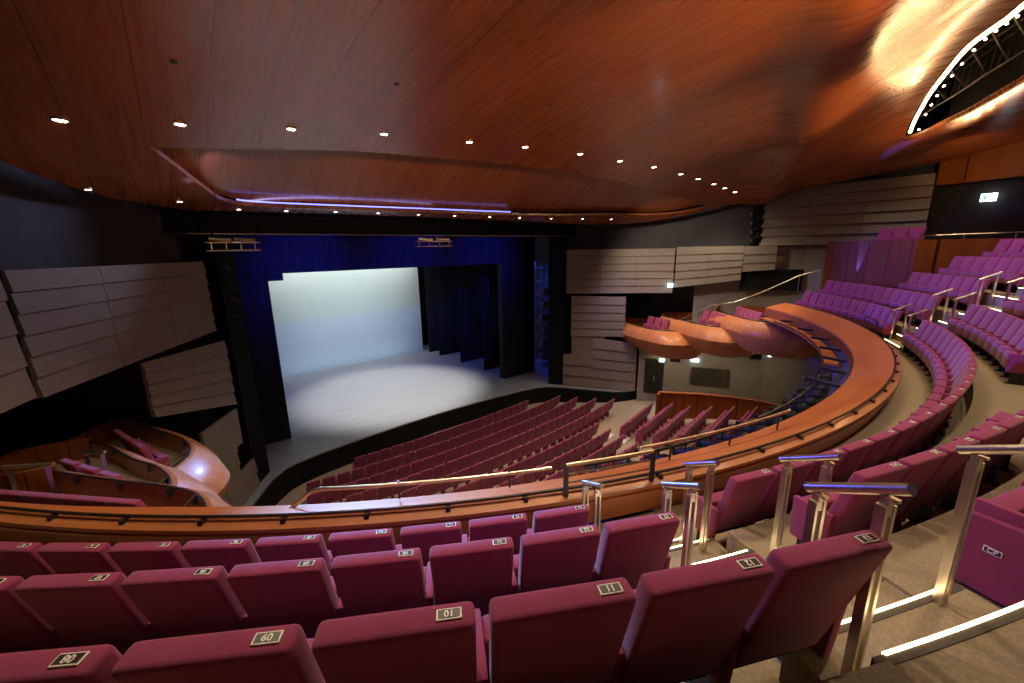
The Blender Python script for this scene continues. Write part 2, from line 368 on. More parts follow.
# left block (numbers fall away from the aisle), plate angles measured for the aisle seat
for ri, (a_last, nmax) in enumerate(((-28.04, 12), (-27.33, 10), (-26.74, 8))):
    nm, r, zt = ROWTOP[ri]; zf = Zr(FLOORZ[ri]); 
    for k in range(nmax):
        a = a_last - off(r) - PIT[ri] * k; num = 13 - k
        if num < 1 or not visible(r, a, Zr(zt) - .9): continue
        place_seat(r, a, Zr(zt) - .9, 'burgundy %s-row balcony seat numbered %02d, left of the near aisle' % (RN[ri], num), 'burgundy balcony seats left of the near aisle', '%02d' % num, k == 0)
# middle block (between the aisles)
FIRST = [-21.3, -20.68, -20.28, -21.0, -20.5]
LASTA = [20.9, 20.9, 20.9, 20.9, 20.9]
for ri in range(5):
    nm, r, zt = ROWTOP[ri]; a = FIRST[ri] - off(r); k = 0
    n = int((LASTA[ri] - a) / PIT[ri]) + 1; pit = (LASTA[ri] - .9 - a) / (n - 1)
    for k in range(n):
        aa = a + pit * k
        if not visible(r, aa, Zr(zt) - .9, 10) and not (ri == 2 and k < 2): continue
        s = place_seat(r, aa, Zr(zt) - .9, 'burgundy %s-row balcony seat right of the near aisle, %s along from that aisle' % (RN[ri], ORD[k]), 'burgundy balcony seats between the two aisles', '%02d' % (14 + k) if ri < 3 and k < 13 else None, k == n - 1)
        if ri == 2 and k == 0:
            e = M().rbox([(-.05, .08, .02), (.0, .08, .02), (.0, .42, .02), (-.05, .42, .02)], [(-.05, .06, .47), (.0, .06, .47), (.0, .43, .45), (-.05, .43, .45)], .012, 2).build('end_panel', 'fabric', s); e.location = (-ARMX - .01, 0, 0)
            q = put('row_plate', SM['plate'], e, 'small row letter plate'); q.location = (-.051, .25, .29); q.rotation_euler = (PI / 2, 0, -PI / 2)
            put('plate_face', SM['plateface'], q); g = put('digits', text_mesh('CP', .034, 'platerim'), q); g.location = (0, 0, .0054)
# far block (beyond the far aisle), faced from the front
START = [26.4, 26.4, 26.2, 26.1, 26.0]
ENDA = [48.6, 48.2, 37.6, 36.4, 35.2]
for ri in range(5):
    nm, r, zt = ROWTOP[ri]; n = round((ENDA[ri] - START[ri]) / PIT[ri]); pit = (ENDA[ri] - START[ri]) / n
    for k in range(n):
        aa = START[ri] + pit * (k + .5)
        if not visible(r, aa, Zr(zt) - .9, 10): continue
        place_seat(r, aa, Zr(zt) - .9, 'purple-lit %s-row balcony seat beyond the far aisle, %s from that aisle' % (RN[ri], ORD[k]), 'purple-lit balcony seats beyond the far aisle', None, k == n - 1)
# three seats on the upper level behind the red wooden wall
for k in range(3):
    p = Vector((12.15, -12.2, 0)).lerp(Vector((11.85, -13.1, 0)), k / 2)
    place_seat(0, 0, 0, 'purple seat on the upper level above the red wooden wall, %s from left' % ORD[k], 'seats above the red wooden wall', None, k == 2, (p.x + .15, p.y, Zr(-.36)), R(69))

# ---- aisle handrails ----------------------------------------------
def handrail(a, r0, r1, z0, z1, zb0, zb1, label, group):
    t = thing('handrail', label, 'handrail', pol((r0 + r1) / 2, a, 0), 0, group); o = -pol((r0 + r1) / 2, a, 0)
    P = lambda r, z: pol(r, a, Zr(z)) + o
    e = (r1 - r0)
    M().tube([P(r0, z0), P(r1, z1)], .021, 14).build('rail', 'steel', t, True)
    q = lambda k: (r0 + e * k, z0 + (z1 - z0) * k)
    for k, zb in ((.14, zb0), (.82, zb1)):
        rr_, zz = q(k)
        p = M(); s = pol(1, a + 90)
        for sg in (-1, 1):
            p.box((P(rr_, zb) + P(rr_, zz - .06)) / 2 + s * .019 * sg, (.013, .036, zz - .06 - zb), R(a))
        p.build('post', 'steel', t)
        M().box(P(rr_, zz - .065), (.03, .03, .07), R(a)).box(P(rr_, zz - .03), (.02, .07, .012), R(a)).build('bracket', 'steel', t)
    return t
fl = lambda r: next(z for rr_, z in STEPS[::-1] if r >= rr_ - .001)
LEFTR = [(-27.1, 14.68, -2.08, 15.04, -1.9), (-26.45, 15.6, -1.57, 15.95, -1.37), (-26.43, 16.56, -1.0, 16.9, -.8)]
RIGHTR = [(-23.74, 14.94, -1.9, 15.29, -1.7), (-23.7, 15.8, -1.4, 16.15, -1.2), (-23.7, 16.62, -.92, 17.05, -.7)]
FARR = [(14.92, -1.9, 15.3, -1.7), (15.7, -1.45, 16.08, -1.25), (16.56, -1.0, 16.95, -.8), (17.35, -.5, 17.75, -.28), (18.2, .0, 18.6, .22)]
RAILS = [(0, 'left', ri, v) for ri, v in enumerate(LEFTR)] + [(0, 'right', ri, v) for ri, v in enumerate(RIGHTR)]
RAILS += [(1, sd, ri, (a,) + v) for sd, a in (('near', AIS[1][0] + .3), ('far', AIS[1][1] - .3)) for ri, v in enumerate(FARR)]
for ai, sd, ri, (a, r0, z0, r1, z1) in RAILS:
    if not any(seen(pol(r, a, Zr(z)), 15, 15) for r, z in ((r0, z0), (r1, z1))): continue
    handrail(a, r0, r1, z0, z1, fl(r0 + .05), fl(r1 - .05), 'steel handrail on the %s side of the %s, beside the %s row' % (sd, aisle_name[ai], RN[ri]), 'aisle handrails')

# ================================================================== CEILING
XE = [(0.6, 7.9), (-.4, 8.6), (-3, 10.1), (-5, 11.2), (-7.3, 12.6), (-9, 13.1), (-30, 13.3)]
ZE = [(0, 1.2), (-3, 1.2), (-4, 1.35), (-5, 1.58), (-6, 1.86), (-7.3, 2.2), (-9, 2.42), (-11, 2.62), (-15, 3.05), (-30, 3.6)]
ZC = [(0, 1.22), (-.6, 1.25), (-1.5, 1.48), (-2.2, 1.8), (-3, 2.2), (-4.5, 2.75), (-6, 3.1), (-8, 3.45), (-11, 3.85), (-15, 4.2), (-30, 4.6)]
FOLD = [(12.4, -7.6), (7.9, -10.4), (4.4, -11.55), (2.0, -12.4), (0.0, -13.2)]
SLOTC = [(10.1, -12.5), (8.1, -12.95), (5.74, -13.6), (4.0, -14.3), (2.5, -15.2), (0, -16.6)]
def lerp_t(T, y):
    if y >= T[0][0]: return T[0][1]
    for (y0, v0), (y1, v1) in zip(T, T[1:]):
        if y >= y1: return v0 + (v1 - v0) * (y - y0) / (y1 - y0)
    return T[-1][1]
def smooth_t(T, y, h=.7): return sum(.2 * lerp_t(T, y + d * h) for d in (-1, -.5, 0, .5, 1))
def seg_d(x, y, P):
    b = 1e9
    for (x0, y0), (x1, y1) in zip(P, P[1:]):
        dx, dy = x1 - x0, y1 - y0; t = max(0, min(1, ((x - x0) * dx + (y - y0) * dy) / (dx * dx + dy * dy)))
        b = min(b, math.hypot(x - x0 - t * dx, y - y0 - t * dy))
    return b
def zc(x, y):
    e, c, r = smooth_t(ZE, y), smooth_t(ZC, y), min(1.08, abs(x) / lerp_t(XE, y))
    return Zr(e + (c - e) * (1 - r ** 2.5) - .42 * math.exp(-(seg_d(x, y, FOLD) / .8) ** 2) + .55 * math.exp(-(seg_d(x, y, SLOTC) / 1.1) ** 2))
def spline(P, n=6):
    out = []
    for i in range(len(P) - 1):
        p0, p1, p2, p3 = (Vector(P[max(0, min(len(P) - 1, j))]) for j in (i - 1, i, i + 1, i + 2))
        for k in range(n):
            t = k / n; out.append(tuple(.5 * (2 * p1 + (p2 - p0) * t + (2 * p0 - 5 * p1 + 4 * p2 - p3) * t * t + (3 * p1 - p0 - 3 * p2 + p3) * t ** 3)))
    return out + [tuple(P[-1])]
LIP = spline([(-9.15, -4.62), (-7.49, -4.38), (-4.51, -4.27), (-2.37, -4.25), (.26, -4.39), (4.22, -4.62), (7.91, -5.04), (10.3, -5.46), (11.3, -5.62)])
LEFT = spline([(-9.15, -4.62), (-8.72, -3.73), (-8.2, -2.57)], 4)
FRONT = spline([(-8.2, -2.57), (-7.79, -1.75), (-6.91, -1.22), (-4.3, -1.05), (-.5, -1.12), (3, -1.3), (5.6, -1.7), (8.2, -2.75), (9.9, -3.9), (10.9, -5.0), (11.3, -5.62)])
SLOTU = spline([(10.98, -12.38), (9.66, -12.71), (8.43, -13.02), (7.27, -13.38), (6.02, -13.79), (5.4, -14.11), (4.92, -14.4), (4.29, -14.7), (3.68, -15.08), (2.2, -16.0)], 4)
SLOTL = spline([(11.04, -12.44), (10.77, -13.02), (9.79, -13.72), (8.72, -14.32), (7.72, -14.87), (6.72, -15.34), (5.0, -16.4)], 4)
HOLE1 = LEFT[::-1][:-1] + LIP[:-1] + FRONT[::-1][:-1]
HOLE2 = SLOTU + SLOTL[::-1][:-1]
def inside(x, y, P):
    c = False; n = len(P)
    for i in range(n):
        (x0, y0), (x1, y1) = P[i], P[i - 1]
        if (y0 > y) != (y1 > y) and x < (x1 - x0) * (y - y0) / (y1 - y0) + x0: c = not c
    return c
ys_ = [-.4 - .45 * i for i in range(50)]
outline = [(lerp_t(XE, y), y) for y in ys_] + [(-lerp_t(XE, y), y) for y in ys_[::-1]]
outline += [(-8.6 + 17.2 * i / 40, -.4) for i in range(1, 40)]
def sheet(out, holes, step):
    V, Ed = [], []
    for loop in [out] + holes:
        o = len(V); V += loop; Ed += [(o + i, o + (i + 1) % len(loop)) for i in range(len(loop))]
    x0, x1 = min(p[0] for p in out), max(p[0] for p in out); y0, y1 = min(p[1] for p in out), max(p[1] for p in out)
    y = y0 + step / 2
    row = 0; sp = []
    for p in EXTRA:
        if inside(*p, out) and not any(inside(*p, h) for h in holes) and all((p[0] - q[0]) ** 2 + (p[1] - q[1]) ** 2 > .0036 for q in sp) and all(min((p[0] - a) ** 2 + (p[1] - b) ** 2 for a, b in l) > .004 for l in [out] + holes): sp.append(p)
    V += sp
    while y < y1:
        x = x0 + step * (.25 + .5 * (row % 2))
        while x < x1:
            if inside(x, y, out) and not any(inside(x, y, h) for h in holes) and all(min((x - a) ** 2 + (y - b) ** 2 for a, b in l[::2]) > (step * .35) ** 2 for l in [out] + holes) and all((x - a) ** 2 + (y - b) ** 2 > .03 for a, b in sp): V.append((x, y))
            x += step
        y += step * .87; row += 1
    r = delaunay_2d_cdt([Vector(p) for p in V], Ed, [], 0, 1e-5)
    vs, fs = r[0], r[2]; keep = []
    for f in fs:
        cx, cy = sum(vs[i].x for i in f) / 3, sum(vs[i].y for i in f) / 3
        if inside(cx, cy, out) and not any(inside(cx, cy, h) for h in holes): keep.append(tuple(f))
    return [(v.x, v.y) for v in vs], keep
def offset_ring(L, d):
    n = len(L); a = sum(L[i][0] * L[(i + 1) % n][1] - L[(i + 1) % n][0] * L[i][1] for i in range(n)); sg = 1 if a > 0 else -1; out = []
    for i in range(n):
        t = (Vector(L[(i + 1) % n]) - Vector(L[i - 1])).normalized(); out.append(tuple(Vector(L[i]) + Vector((t.y, -t.x)) * d * sg))
    return out
def thick(vs, fs, up):
    """two skins a hand apart, closed along every free edge"""
    n = len(vs); cnt = {}
    for f in fs:
        for a, b in zip(f, f[1:] + f[:1]): cnt[(min(a, b), max(a, b))] = cnt.get((min(a, b), max(a, b)), 0) + 1
    m = M(); m.add(list(vs) + [(x, y, z + up) for x, y, z in vs], list(fs) + [tuple(i + n for i in f[::-1]) for f in fs] + [(a, b, b + n, a + n) for (a, b), c in cnt.items() if c == 1])
    return m
EXTRA = [p for h in (HOLE1, HOLE2) for d in (.1, .24, .42) for p in offset_ring(h, d)]
vs, fs = sheet(outline, [HOLE1, HOLE2], .3)
ceil = struct(thick([(x, y, zc(x, y)) for x, y in vs], fs, .09).build('ceiling', 'ceil', None, True))
# the scooped inner sheet over the stage front, hung behind the lip
rings = []
n = 60
def at(P, t):
    k = t * (len(P) - 1); i = min(int(k), len(P) - 2); a, b = Vector(P[i]), Vector(P[i + 1]); return a.lerp(b, k - i)
FR2 = [(-9.35, -3.0), (-8.6, -1.6)] + FRONT[6:]
for i in range(n + 1):
    t = i / n; a = at([(-9.75, -4.6)] + LIP, t); b = at([(-9.3, -2.2)] + FRONT[5:], t)
    za, zb = zc(a.x, a.y), zc(b.x, b.y); k = min(1, (1 - t) * 3) 
    ring = []
    for j in range(13):
        q = j / 12; x = a.x + (b.x - a.x) * q; y = a.y + .12 + (b.y + .25 - a.y - .12) * q
        z = (za + .16 + .75 * k) + ((zb + .17) - (za + .16 + .75 * k)) * (q ** 1.25)
        ring.append((x, y, z))
    rings.append(ring)
k = 13
sc = struct(thick([p for r_ in rings for p in r_], [(a * k + b, a * k + b + 1, (a + 1) * k + b + 1, (a + 1) * k + b) for a in range(n) for b in range(k - 1)], .05).build('ceiling_scoop', 'ceil', None, True))
# blue light strip in the cove at the front edge of the scoop
M().tube([(x, y + .02, zc(x, y) + .13) for x, y in FRONT[9:30]], .022, 6).build('cove_light', 'blueled', None, True)
tag(bpy.data.objects['cove_light'], 'thin blue light strip in the ceiling cove above the stage', 'light strip')
# warm light strip and dotted lamps along the upper edge of the lighting slot
sl = thing('slot_light', 'blazing warm light strip along the upper edge of the ceiling slot', 'light strip')
c_in = lambda p: (p[0] + .03, p[1] - .1)
M().tube([(x + .05, y - .09, zc(x, y) + .0) for x, y in SLOTU[1:]], .045, 8).build('light_strip', 'slotled', sl, True)
for i in range(0, len(SLOTU) - 3, 2):
    x, y = SLOTU[i + 1]
    M().lathe([(.02, 0), (.03, -.02), (.02, -.04)], (x + .06, y - .3, zc(x, y) + .06), 8).build('lamp', 'lamp', sl)
# lighting bridge inside the slot
br = thing('lighting_bridge', 'dark steel lighting bridge with pipes and rails inside the ceiling slot', 'lighting bridge')
def slotpt(t, s, dz):
    a, b = at(SLOTU, t), at(SLOTL, t); p = a.lerp(b, s); return (p.x, p.y, zc(p.x, p.y) + dz)
for s_, dz in ((.2, .35), (.55, .75), (.8, .4), (.45, 1.15), (.9, 1.2)):
    M().tube([slotpt(t / 16, s_, dz) for t in range(17)], .025, 6).build('pipe', 'darkmetal', br)
for i in range(22):
    t = .04 + i * .043
    M().tube([slotpt(t, .7, .25), slotpt(t + .01, .75, 1.3)], .012, 5).build('rail_post', 'darkmetal', br)
for i in range(8):
    t = .1 + i * .11
    M().tube([slotpt(t, .1, .5), slotpt(t + .02, .95, .7)], .03, 5).build('cross_bar', 'darkmetal', br)
M().loft([[slotpt(t / 16, .3, 1.5), slotpt(t / 16, .85, 1.5), slotpt(t / 16, .85, 1.56), slotpt(t / 16, .3, 1.56)] for t in range(17)]).build('walkway', 'darkmetal', br)
m = M()
ringa = [(p[0] + .1, p[1] + .5) for p in SLOTU] ; ringb = [(p[0] + .5, p[1] - .5) for p in SLOTL]
m.loft([[(*at(SLOTU, t / 20) + Vector((-.25, .6)), zc(*at(SLOTU, t / 20)) + .1), (*at(SLOTU, t / 20) + Vector((-.25, .6)), EYE + 6.5), (*at(SLOTL, t / 20) + Vector((.3, -.9)), EYE + 6.5), (*at(SLOTL, t / 20) + Vector((.3, -.9)), zc(*at(SLOTL, t / 20)) + .1)] for t in range(21)], closed=False)
struct(m.build('wall_slot', 'blackwall'))
# raised wooden lip along the lower edge of the slot
struct(M().tube([(x, y - .02, zc(x, y) - .02) for x, y in SLOTL], .07, 8).build('trim_1', 'ceil', None, True))

# downlights
DL = [(-10.17, -5.5), (-8.68, -5.29), (-6.81, -5.14), (-4.76, -5.14), (-2.34, -5.23), (-.48, -5.47), (1.75, -5.7), (3.7, -5.88), (5.49, -6.15), (7.17, -6.35), (8.31, -6.51), (9.44, -6.67), (10.28, -6.79), (11.03, -6.93)]
DL2 = [(-10.2, -3.37), (-8.75, -1.9), (-7.4, -.85), (-6.15, -.75), (-4.7, -.8), (-3.25, -.8), (-1.7, -.82), (-.13, -.85), (1.6, -.9), (3.2, -1.0), (5.0, -1.2), (6.8, -1.6), (8.3, -2.2)]
def downlight(x, y, label, r, group):
    t = thing('ceiling_downlight', label, 'downlight', (x, y, zc(x, y)), 0, group)
    M().lathe([(r * 1.05, .05), (r * 1.15, -.006), (r * .95, -.012), (r * .9, .0)], (0, 0, 0), 14).build('trim_ring', 'brass', t, True)
    M().lathe([(r * .86, -.004), (r * .8, -.016), (r * .3, -.022)], (0, 0, 0), 14).build('bulb', 'lamp', t, True)
    return t
def spot(name, loc, aim, power, col, angle, blend=.6, rad=.05):
    l = bpy.data.lights.new(name, 'SPOT'); l.energy = power; l.color = col; l.spot_size = R(angle); l.spot_blend = blend; l.shadow_soft_size = rad
    o = bpy.data.objects.new(name, l); C.objects.link(o); o.location = loc
    o.rotation_euler = (Vector(aim) - Vector(loc)).to_track_quat('-Z', 'Y').to_euler(); return o
def area(name, loc, aim, power, col, sx, sy, spread=180):
    l = bpy.data.lights.new(name, 'AREA'); l.energy = power; l.color = col; l.shape = 'RECTANGLE'; l.size = sx; l.size_y = sy; l.spread = R(spread)
    o = bpy.data.objects.new(name, l); C.objects.link(o); o.location = loc
    o.rotation_euler = (Vector(aim) - Vector(loc)).to_track_quat('-Z', 'Y').to_euler(); return o
WARM = (1, .80, .56)
for i, (x, y) in enumerate(DL):
    downlight(x, y, 'round recessed downlight in the row behind the ceiling lip, %s from the left' % ORD[i], .1, 'downlights behind the ceiling lip')
    if i in (2, 4, 6, 8, 10, 12, 13): spot('downlight_beam', (x, y, zc(x, y) - .06), (x + (.8 if i < 6 else 0), y, 0), 230, WARM, 84 if i < 6 else 112, .8, .06)
for i, (x, y) in enumerate(DL2):
    downlight(x, y, 'small downlight in the row along the front edge of the ceiling, %s from the left' % ORD[i], .06, 'downlights along the ceiling front edge')
for i, (x, y) in enumerate([(-8.72, -6.9), (-5.3, -7.1), (-1.6, -7.6), (5.2, -8.4)]):
    t = M().lathe([(.05, .03), (.055, -.004), (.02, -.03)], (0, 0, 0), 10).build('ceiling_sensor', 'darkmetal'); t.location = (x, y, zc(x, y)); tag(t, 'tiny dark sensor dot in the ceiling planks, %s from the left' % ORD[i], 'sensor', 'ceiling sensors')

# ================================================================== WALLS
def louvre(a, b, zt, zb, rows, segs, label, sx, cat='wall panel', zb2=None, zt2=None, depth=.06, m='taupe'):
    """one acoustic panel of overlapping tilted boards between two plan points; a is the stage end"""
    A, B = Vector((a[0] * sx, a[1], 0)), Vector((b[0] * sx, b[1], 0)); d = (B - A).normalized(); nrm = Vector((-abs(d.y) * sx, -abs(d.x), 0))
    zb2 = zb if zb2 is None else zb2; zt2 = zt if zt2 is None else zt2
    me = M(); L = (B - A).length
    for s_ in range(segs):
        t0, t1 = s_ / segs + (.006 / L if s_ else 0), (s_ + 1) / segs - (.006 / L if s_ < segs - 1 else 0)
        p, q = A.lerp(B, t0), A.lerp(B, t1)
        for r_ in range(rows):
            def zz(t, k):
                top, bot = zt + (zt2 - zt) * t, zb + (zb2 - zb) * t; return Zr(top + (bot - top) * k / rows)
            o0, o1 = nrm * .015, nrm * depth
            v = []
            for P_, t in ((p, t0), (q, t1)):
                u, w = Vector((0, 0, zz(t, r_))), Vector((0, 0, zz(t, r_ + 1) + .012))
                v += [P_ + u + o0 - nrm * .06, P_ + u + o0, P_ + w + o1, P_ + w + o1 - nrm * (depth + .05)]
            me.add(v, [(0, 1, 2, 3), (7, 6, 5, 4), (0, 4, 5, 1), (1, 5, 6, 2), (2, 6, 7, 3), (3, 7, 4, 0)])
    return tag(me.build('wall_panel', m), label, cat, 'louvred wall panels')
def wall(name, pts, zb, zt, m, sx=1, th=.1):
    me = M(); P = [Vector((x * sx, y, 0)) for x, y in pts]; rings = []
    for i, p in enumerate(P):
        d = (P[min(i + 1, len(P) - 1)] - P[max(i - 1, 0)]).normalized(); nn = Vector((d.y, -d.x, 0)) * (-sx) * th
        rings.append([p + Vector((0, 0, Zr(zb))), p + Vector((0, 0, Zr(zt))), p + nn + Vector((0, 0, Zr(zt))), p + nn + Vector((0, 0, Zr(zb)))])
    me.loft(rings); return struct(me.build(name, m))
for sx, sd in ((1, 'right'), (-1, 'left')):
    louvre((8.02, .51) if sx > 0 else (8.42, -.12), (10.95, -4.3) if sx > 0 else (11.3, -4.78), -.1 if sx > 0 else -.2, -2.55 if sx > 0 else -2.27, 6, 3, 'wide upper louvred taupe wall panel on the %s, next to the stage' % sd, sx, zb2=-2.4)
    if sx < 0: louvre((11.36, -4.88), (13.3, -8.5), -.13, -2.35, 4, 3, 'upper louvred taupe wall panel on the left, farther from the stage', sx, zb2=-2.6)
    else:
        louvre((11.0, -4.36), (12.46, -7.02), -.04, -2.13, 5, 2, 'upper louvred taupe wall panel on the right, above the exit sign', sx, zb2=-1.7)
        louvre((12.48, -7.06), (13.15, -8.25), -.06, -1.3, 3, 1, 'short louvred taupe wall panel on the right, left of the black control window', sx, zb2=-1.2)
        wall('wall_right', [(11.95, -5.0), (13.9, -8.4)], -5.4, -1.0, 'wallgrey', sx)
    louvre((8.18, .26) if sx > 0 else (8.22, .2), (9.75, -2.3) if sx > 0 else (10.05, -2.7), -2.66, -5.0 if sx > 0 else -4.8, 5, 2, 'middle louvred taupe wall panel on the %s, beside the seating boxes' % sd, sx, zb2=-3.8 if sx < 0 else -4.9, zt2=-2.44 if sx < 0 else None)
    wall('wall_%s' % sd, [(8.2, .2), (9.2, -1.4)], -6.15, -4.95, 'taupe', sx)
    louvre((7.95, .62), (8.92, -.95), -6.1 if sx > 0 else -7.0, -8.03, 3 if sx > 0 else 2, 1, 'low louvred taupe panel standing on the stage edge at the %s, nearest the stage' % sd, sx, depth=.07)
    louvre((8.86, -.86) if sx > 0 else (8.45, -.2), (10.14, -2.9) if sx > 0 else (9.9, -2.4), -5.05 if sx > 0 else -5.8, -8.03, 5, 2, 'taller low louvred taupe panel on the %s below the first box' % sd, sx, depth=.07, zt2=-5.25 if sx > 0 else -5.65)
    wall('wall_%s' % sd, [(8.6, 1.6), (9.3, .6), (14.1, -8.3), (14.1, -13)], -.25, 4.2, 'walldark', sx)
    wall('wall_%s' % sd, [(8.6, 1.2), (12.7, -.4), (14.2, -7.5)], -6.3, -.2, 'blackwall', sx)
    wall('wall_%s' % sd, [(10.2, -3.0), (13.2, -8.3), (13.4, -14)], -8.6, -4.6, 'wallgrey', sx)
    wall('wall_%s' % sd, [(13.0, -6.4), (14.0, -9.2), (14.0, -13)], -5, -.1, 'wallgrey', sx)
louvre((13.3, -7.45), (13.3, -13.15), 2.5, -.06, 6, 3, 'tall louvred taupe wall panel under the ceiling edge at far right', 1, depth=.14)
# rear right: black wall, wooden bulkhead, red wooden parapet wall and the floor it guards
wall('wall_rear_right', [(13.6, -12.9), (13.2, -14.5), (12.2, -19)], -3, 2.4, 'blackwall')
wall('wall_bulkhead', [(13.25, -13.2), (12.6, -15.3), (11.6, -18.5)], 2.05, 4.2, 'redwood', 1, .3)
wall('wall_red_wood', [(12.36, -10.35), (10.42, -13.3), (10.58, -14.2), (10.78, -15.3), (10.9, -17)], -2.6, .07, 'redwood', 1, .12)
struct(M().prism([(12.5, -10.3), (13.6, -10.3), (13.9, -13), (13.4, -17), (10.9, -17), (10.8, -15.3), (10.5, -13.3)], Zr(-.6), Zr(-.36)).build('floor_upper_level', 'carpet'))
t = thing('guard_rail', 'thin steel rail running above the top of the red wooden wall', 'guard rail')
M().tube([(12.1, -12.6, Zr(.2)), (11.4, -13.6, Zr(.22)), (11.2, -15, Zr(.24)), (11.3, -16.5, Zr(.26))], .015, 6).build('top_rail', 'steel', t)
for p in ((11.75, -13.1), (11.3, -14.3), (11.2, -15.4)): M().tube([(*p, Zr(-.36)), (*p, Zr(.22))], .012, 6).build('post', 'steel', t)
t = thing('stair_handrail', 'long pale steel handrail climbing beside the right-hand boxes to the balcony', 'handrail')
SP = [(11.96, -4.05, -4.1), (12.05, -5.2, -3.45), (12.12, -5.9, -3.03), (12.21, -6.97, -2.77), (12.3, -8.02, -2.26), (12.43, -9.5, -1.38), (12.5, -10.2, -1.1)]
M().tube([(x, y, Zr(z)) for x, y, z in SP], .022, 6).build('rail', 'steel', t, True)
for x, y, z in SP[1:]: M().tube([(x, y, Zr(z - .85)), (x, y, Zr(z))], .014, 6).build('post', 'steel', t)
struct(M().box((13.45, -7.25, Zr(1.0)), (.5, .5, 3.0)).build('panel_gap_dark', 'black'))  # black block put in for the shade in the gap between wall panels
for k in range(4):
    spotlight('black spotlight stacked in the gap between the right wall panels, %s from the top' % ORD[k], (13.05, -7.2 - .04 * k, Zr(1.6 - .42 * k)), (4, 2, 1), 'spotlights in the right wall gap', 1.0)
# back of the hall, behind the camera, and the outer shell
struct(M().box((0, -24, 6), (32, .2, 14)).build('wall_back', 'walldark'))
struct(M().box((0, 0, 16.5), (40, 60, .2)).build('ceiling_slab', 'black'))
for sx in (-1, 1): struct(M().box((16 * sx, -4, 6), (.2, 44, 21)).build('wall_outer_' + ('right' if sx > 0 else 'left'), 'blackwall'))
# fittings on the right-hand walls
def on_wall(a, b, t, z, off=.07, sx=1):
    A, B = Vector((a[0] * sx, a[1], 0)), Vector((b[0] * sx, b[1], 0)); d = (B - A).normalized(); nn = Vector((-abs(d.y) * sx, -abs(d.x), 0))
    return A.lerp(B, t) + nn * off + Vector((0, 0, Zr(z))), math.atan2(d.y, d.x)
WL = ((10.2, -3.0), (13.2, -8.3))
def fitting(name, label, cat, t, z, size, m, off=.07, line=WL, group=None):
    p, rz = on_wall(*line, t, z, off); o = M().box((0, 0, 0), size).build(name, m); o.location = p; o.rotation_euler = (0, 0, rz); return tag(o, label, cat, group)
d = thing('exit_door', 'dark double exit door under the right-hand boxes', 'door', on_wall(*WL, .14, -8.05, .03)[0], on_wall(*WL, .14, 0)[1])
M().box((0, 0, .95), (1.0, .05, 1.9)).build('door_leaf', 'blackwall', d); M().box((0, 0, 1.93), (1.12, .08, .06)).build('door_frame', 'darkmetal', d); M().box((.02, -.05, .9), (.03, .04, .3)).build('handle', 'steel', d)
fitting('wall_grille', 'dark brown rectangular grille on the grey wall under the boxes', 'grille', .6, -6.82, (1.85, .05, .95), 'acoustic')
fitting('wall_speaker', 'small black box speaker high on the grey wall, left of the grille', 'speaker', .31, -6.0, (.5, .12, .24), 'black')
fitting('wall_speaker', 'small black box speaker high on the grey wall, right of the grille', 'speaker', .93, -5.55, (.5, .12, .26), 'black')
def exit_sign(label, p, rz, w, h):
    t = thing('exit_sign', label, 'exit sign', p, rz)
    M().box((0, 0, 0), (w, .05, h)).build('lit_panel', 'exit', t); M().box((0, 0, h / 2 + .02), (w * .9, .03, .04)).build('mount', 'blackmetal', t)
    m = M().box((-w * .22, -.028, 0), (w * .16, .006, h * .5)).box((w * .16, -.028, 0), (w * .34, .006, h * .16)); m.build('pictogram', 'exitmark', t)
p, rz = on_wall(*WL, .2, -6.08, .1); exit_sign('glowing exit sign over the dark double door', p, rz, .26, .16)
p, rz = on_wall(*WL, 1.04, -5.4, .1); exit_sign('glowing exit sign at the right end of the grey wall under the boxes', p, rz, .28, .17)
fitting('wall_light', 'flat white glowing wall light between door and grille', 'wall light', .47, -5.95, (.38, .1, .14), 'exit', .1)
exit_sign('glowing exit sign below the louvred panel above the boxes', Vector((10.7, -4.3, Zr(-1.98))), R(-60), .26, .2)
exit_sign('glowing exit sign on the black wall at upper right', Vector((12.98, -14.6, Zr(1.47))), R(-102), .38, .26)
fitting('control_window', 'long black control window in the grey wall above the far seats', 'window', .52, -1.68, (2.6, .08, 1.0), 'black', .1, ((12.6, -6.6), (14.0, -9.4)))

# seating boxes on both side walls
BOX = [
 (-4.20, [(10.5, -1.5), (10.0, -2.6), (9.68, -3.3), (9.51, -3.85), (9.47, -4.35), (9.58, -4.75), (9.9, -5.2), (10.7, -5.75)], [(10.1, -1.3), (9.5, -2.5), (9.12, -3.6), (8.95, -4.5), (8.92, -5.15), (9.2, -5.75), (9.8, -6.15), (10.7, -6.5)], [(11.9, -5.4), (12.0, -2.6), (10.9, -1.2)]),
 (-3.70, [(11.0, -3.8), (10.66, -4.4), (10.28, -5.4), (9.97, -6.0), (9.82, -6.45), (9.76, -6.9), (9.88, -7.35), (10.3, -7.75), (11.3, -8.15)], [(10.7, -3.7), (10.2, -4.6), (9.7, -5.65), (9.45, -6.15), (9.24, -6.75), (9.12, -7.3), (9.3, -8.0), (10.0, -8.5), (11.2, -8.9)], [(12.7, -7.8), (12.8, -5.0), (12.0, -3.6)]),
 (-3.15, [(11.0, -6.6), (10.78, -6.9), (10.5, -7.27), (10.15, -7.72), (9.8, -8.15), (9.53, -8.55), (9.4, -8.85), (9.36, -9.2), (9.5, -9.75), (9.85, -10.2), (10.6, -10.6)], [(10.6, -6.4), (10.4, -6.7), (10.1, -7.1), (9.7, -7.6), (9.35, -8.1), (9.1, -8.55), (9.0, -9.0), (8.97, -9.6), (9.15, -10.3), (9.6, -10.9), (10.5, -11.4)], [(13.0, -10.4), (13.3, -8), (12.9, -6)])]
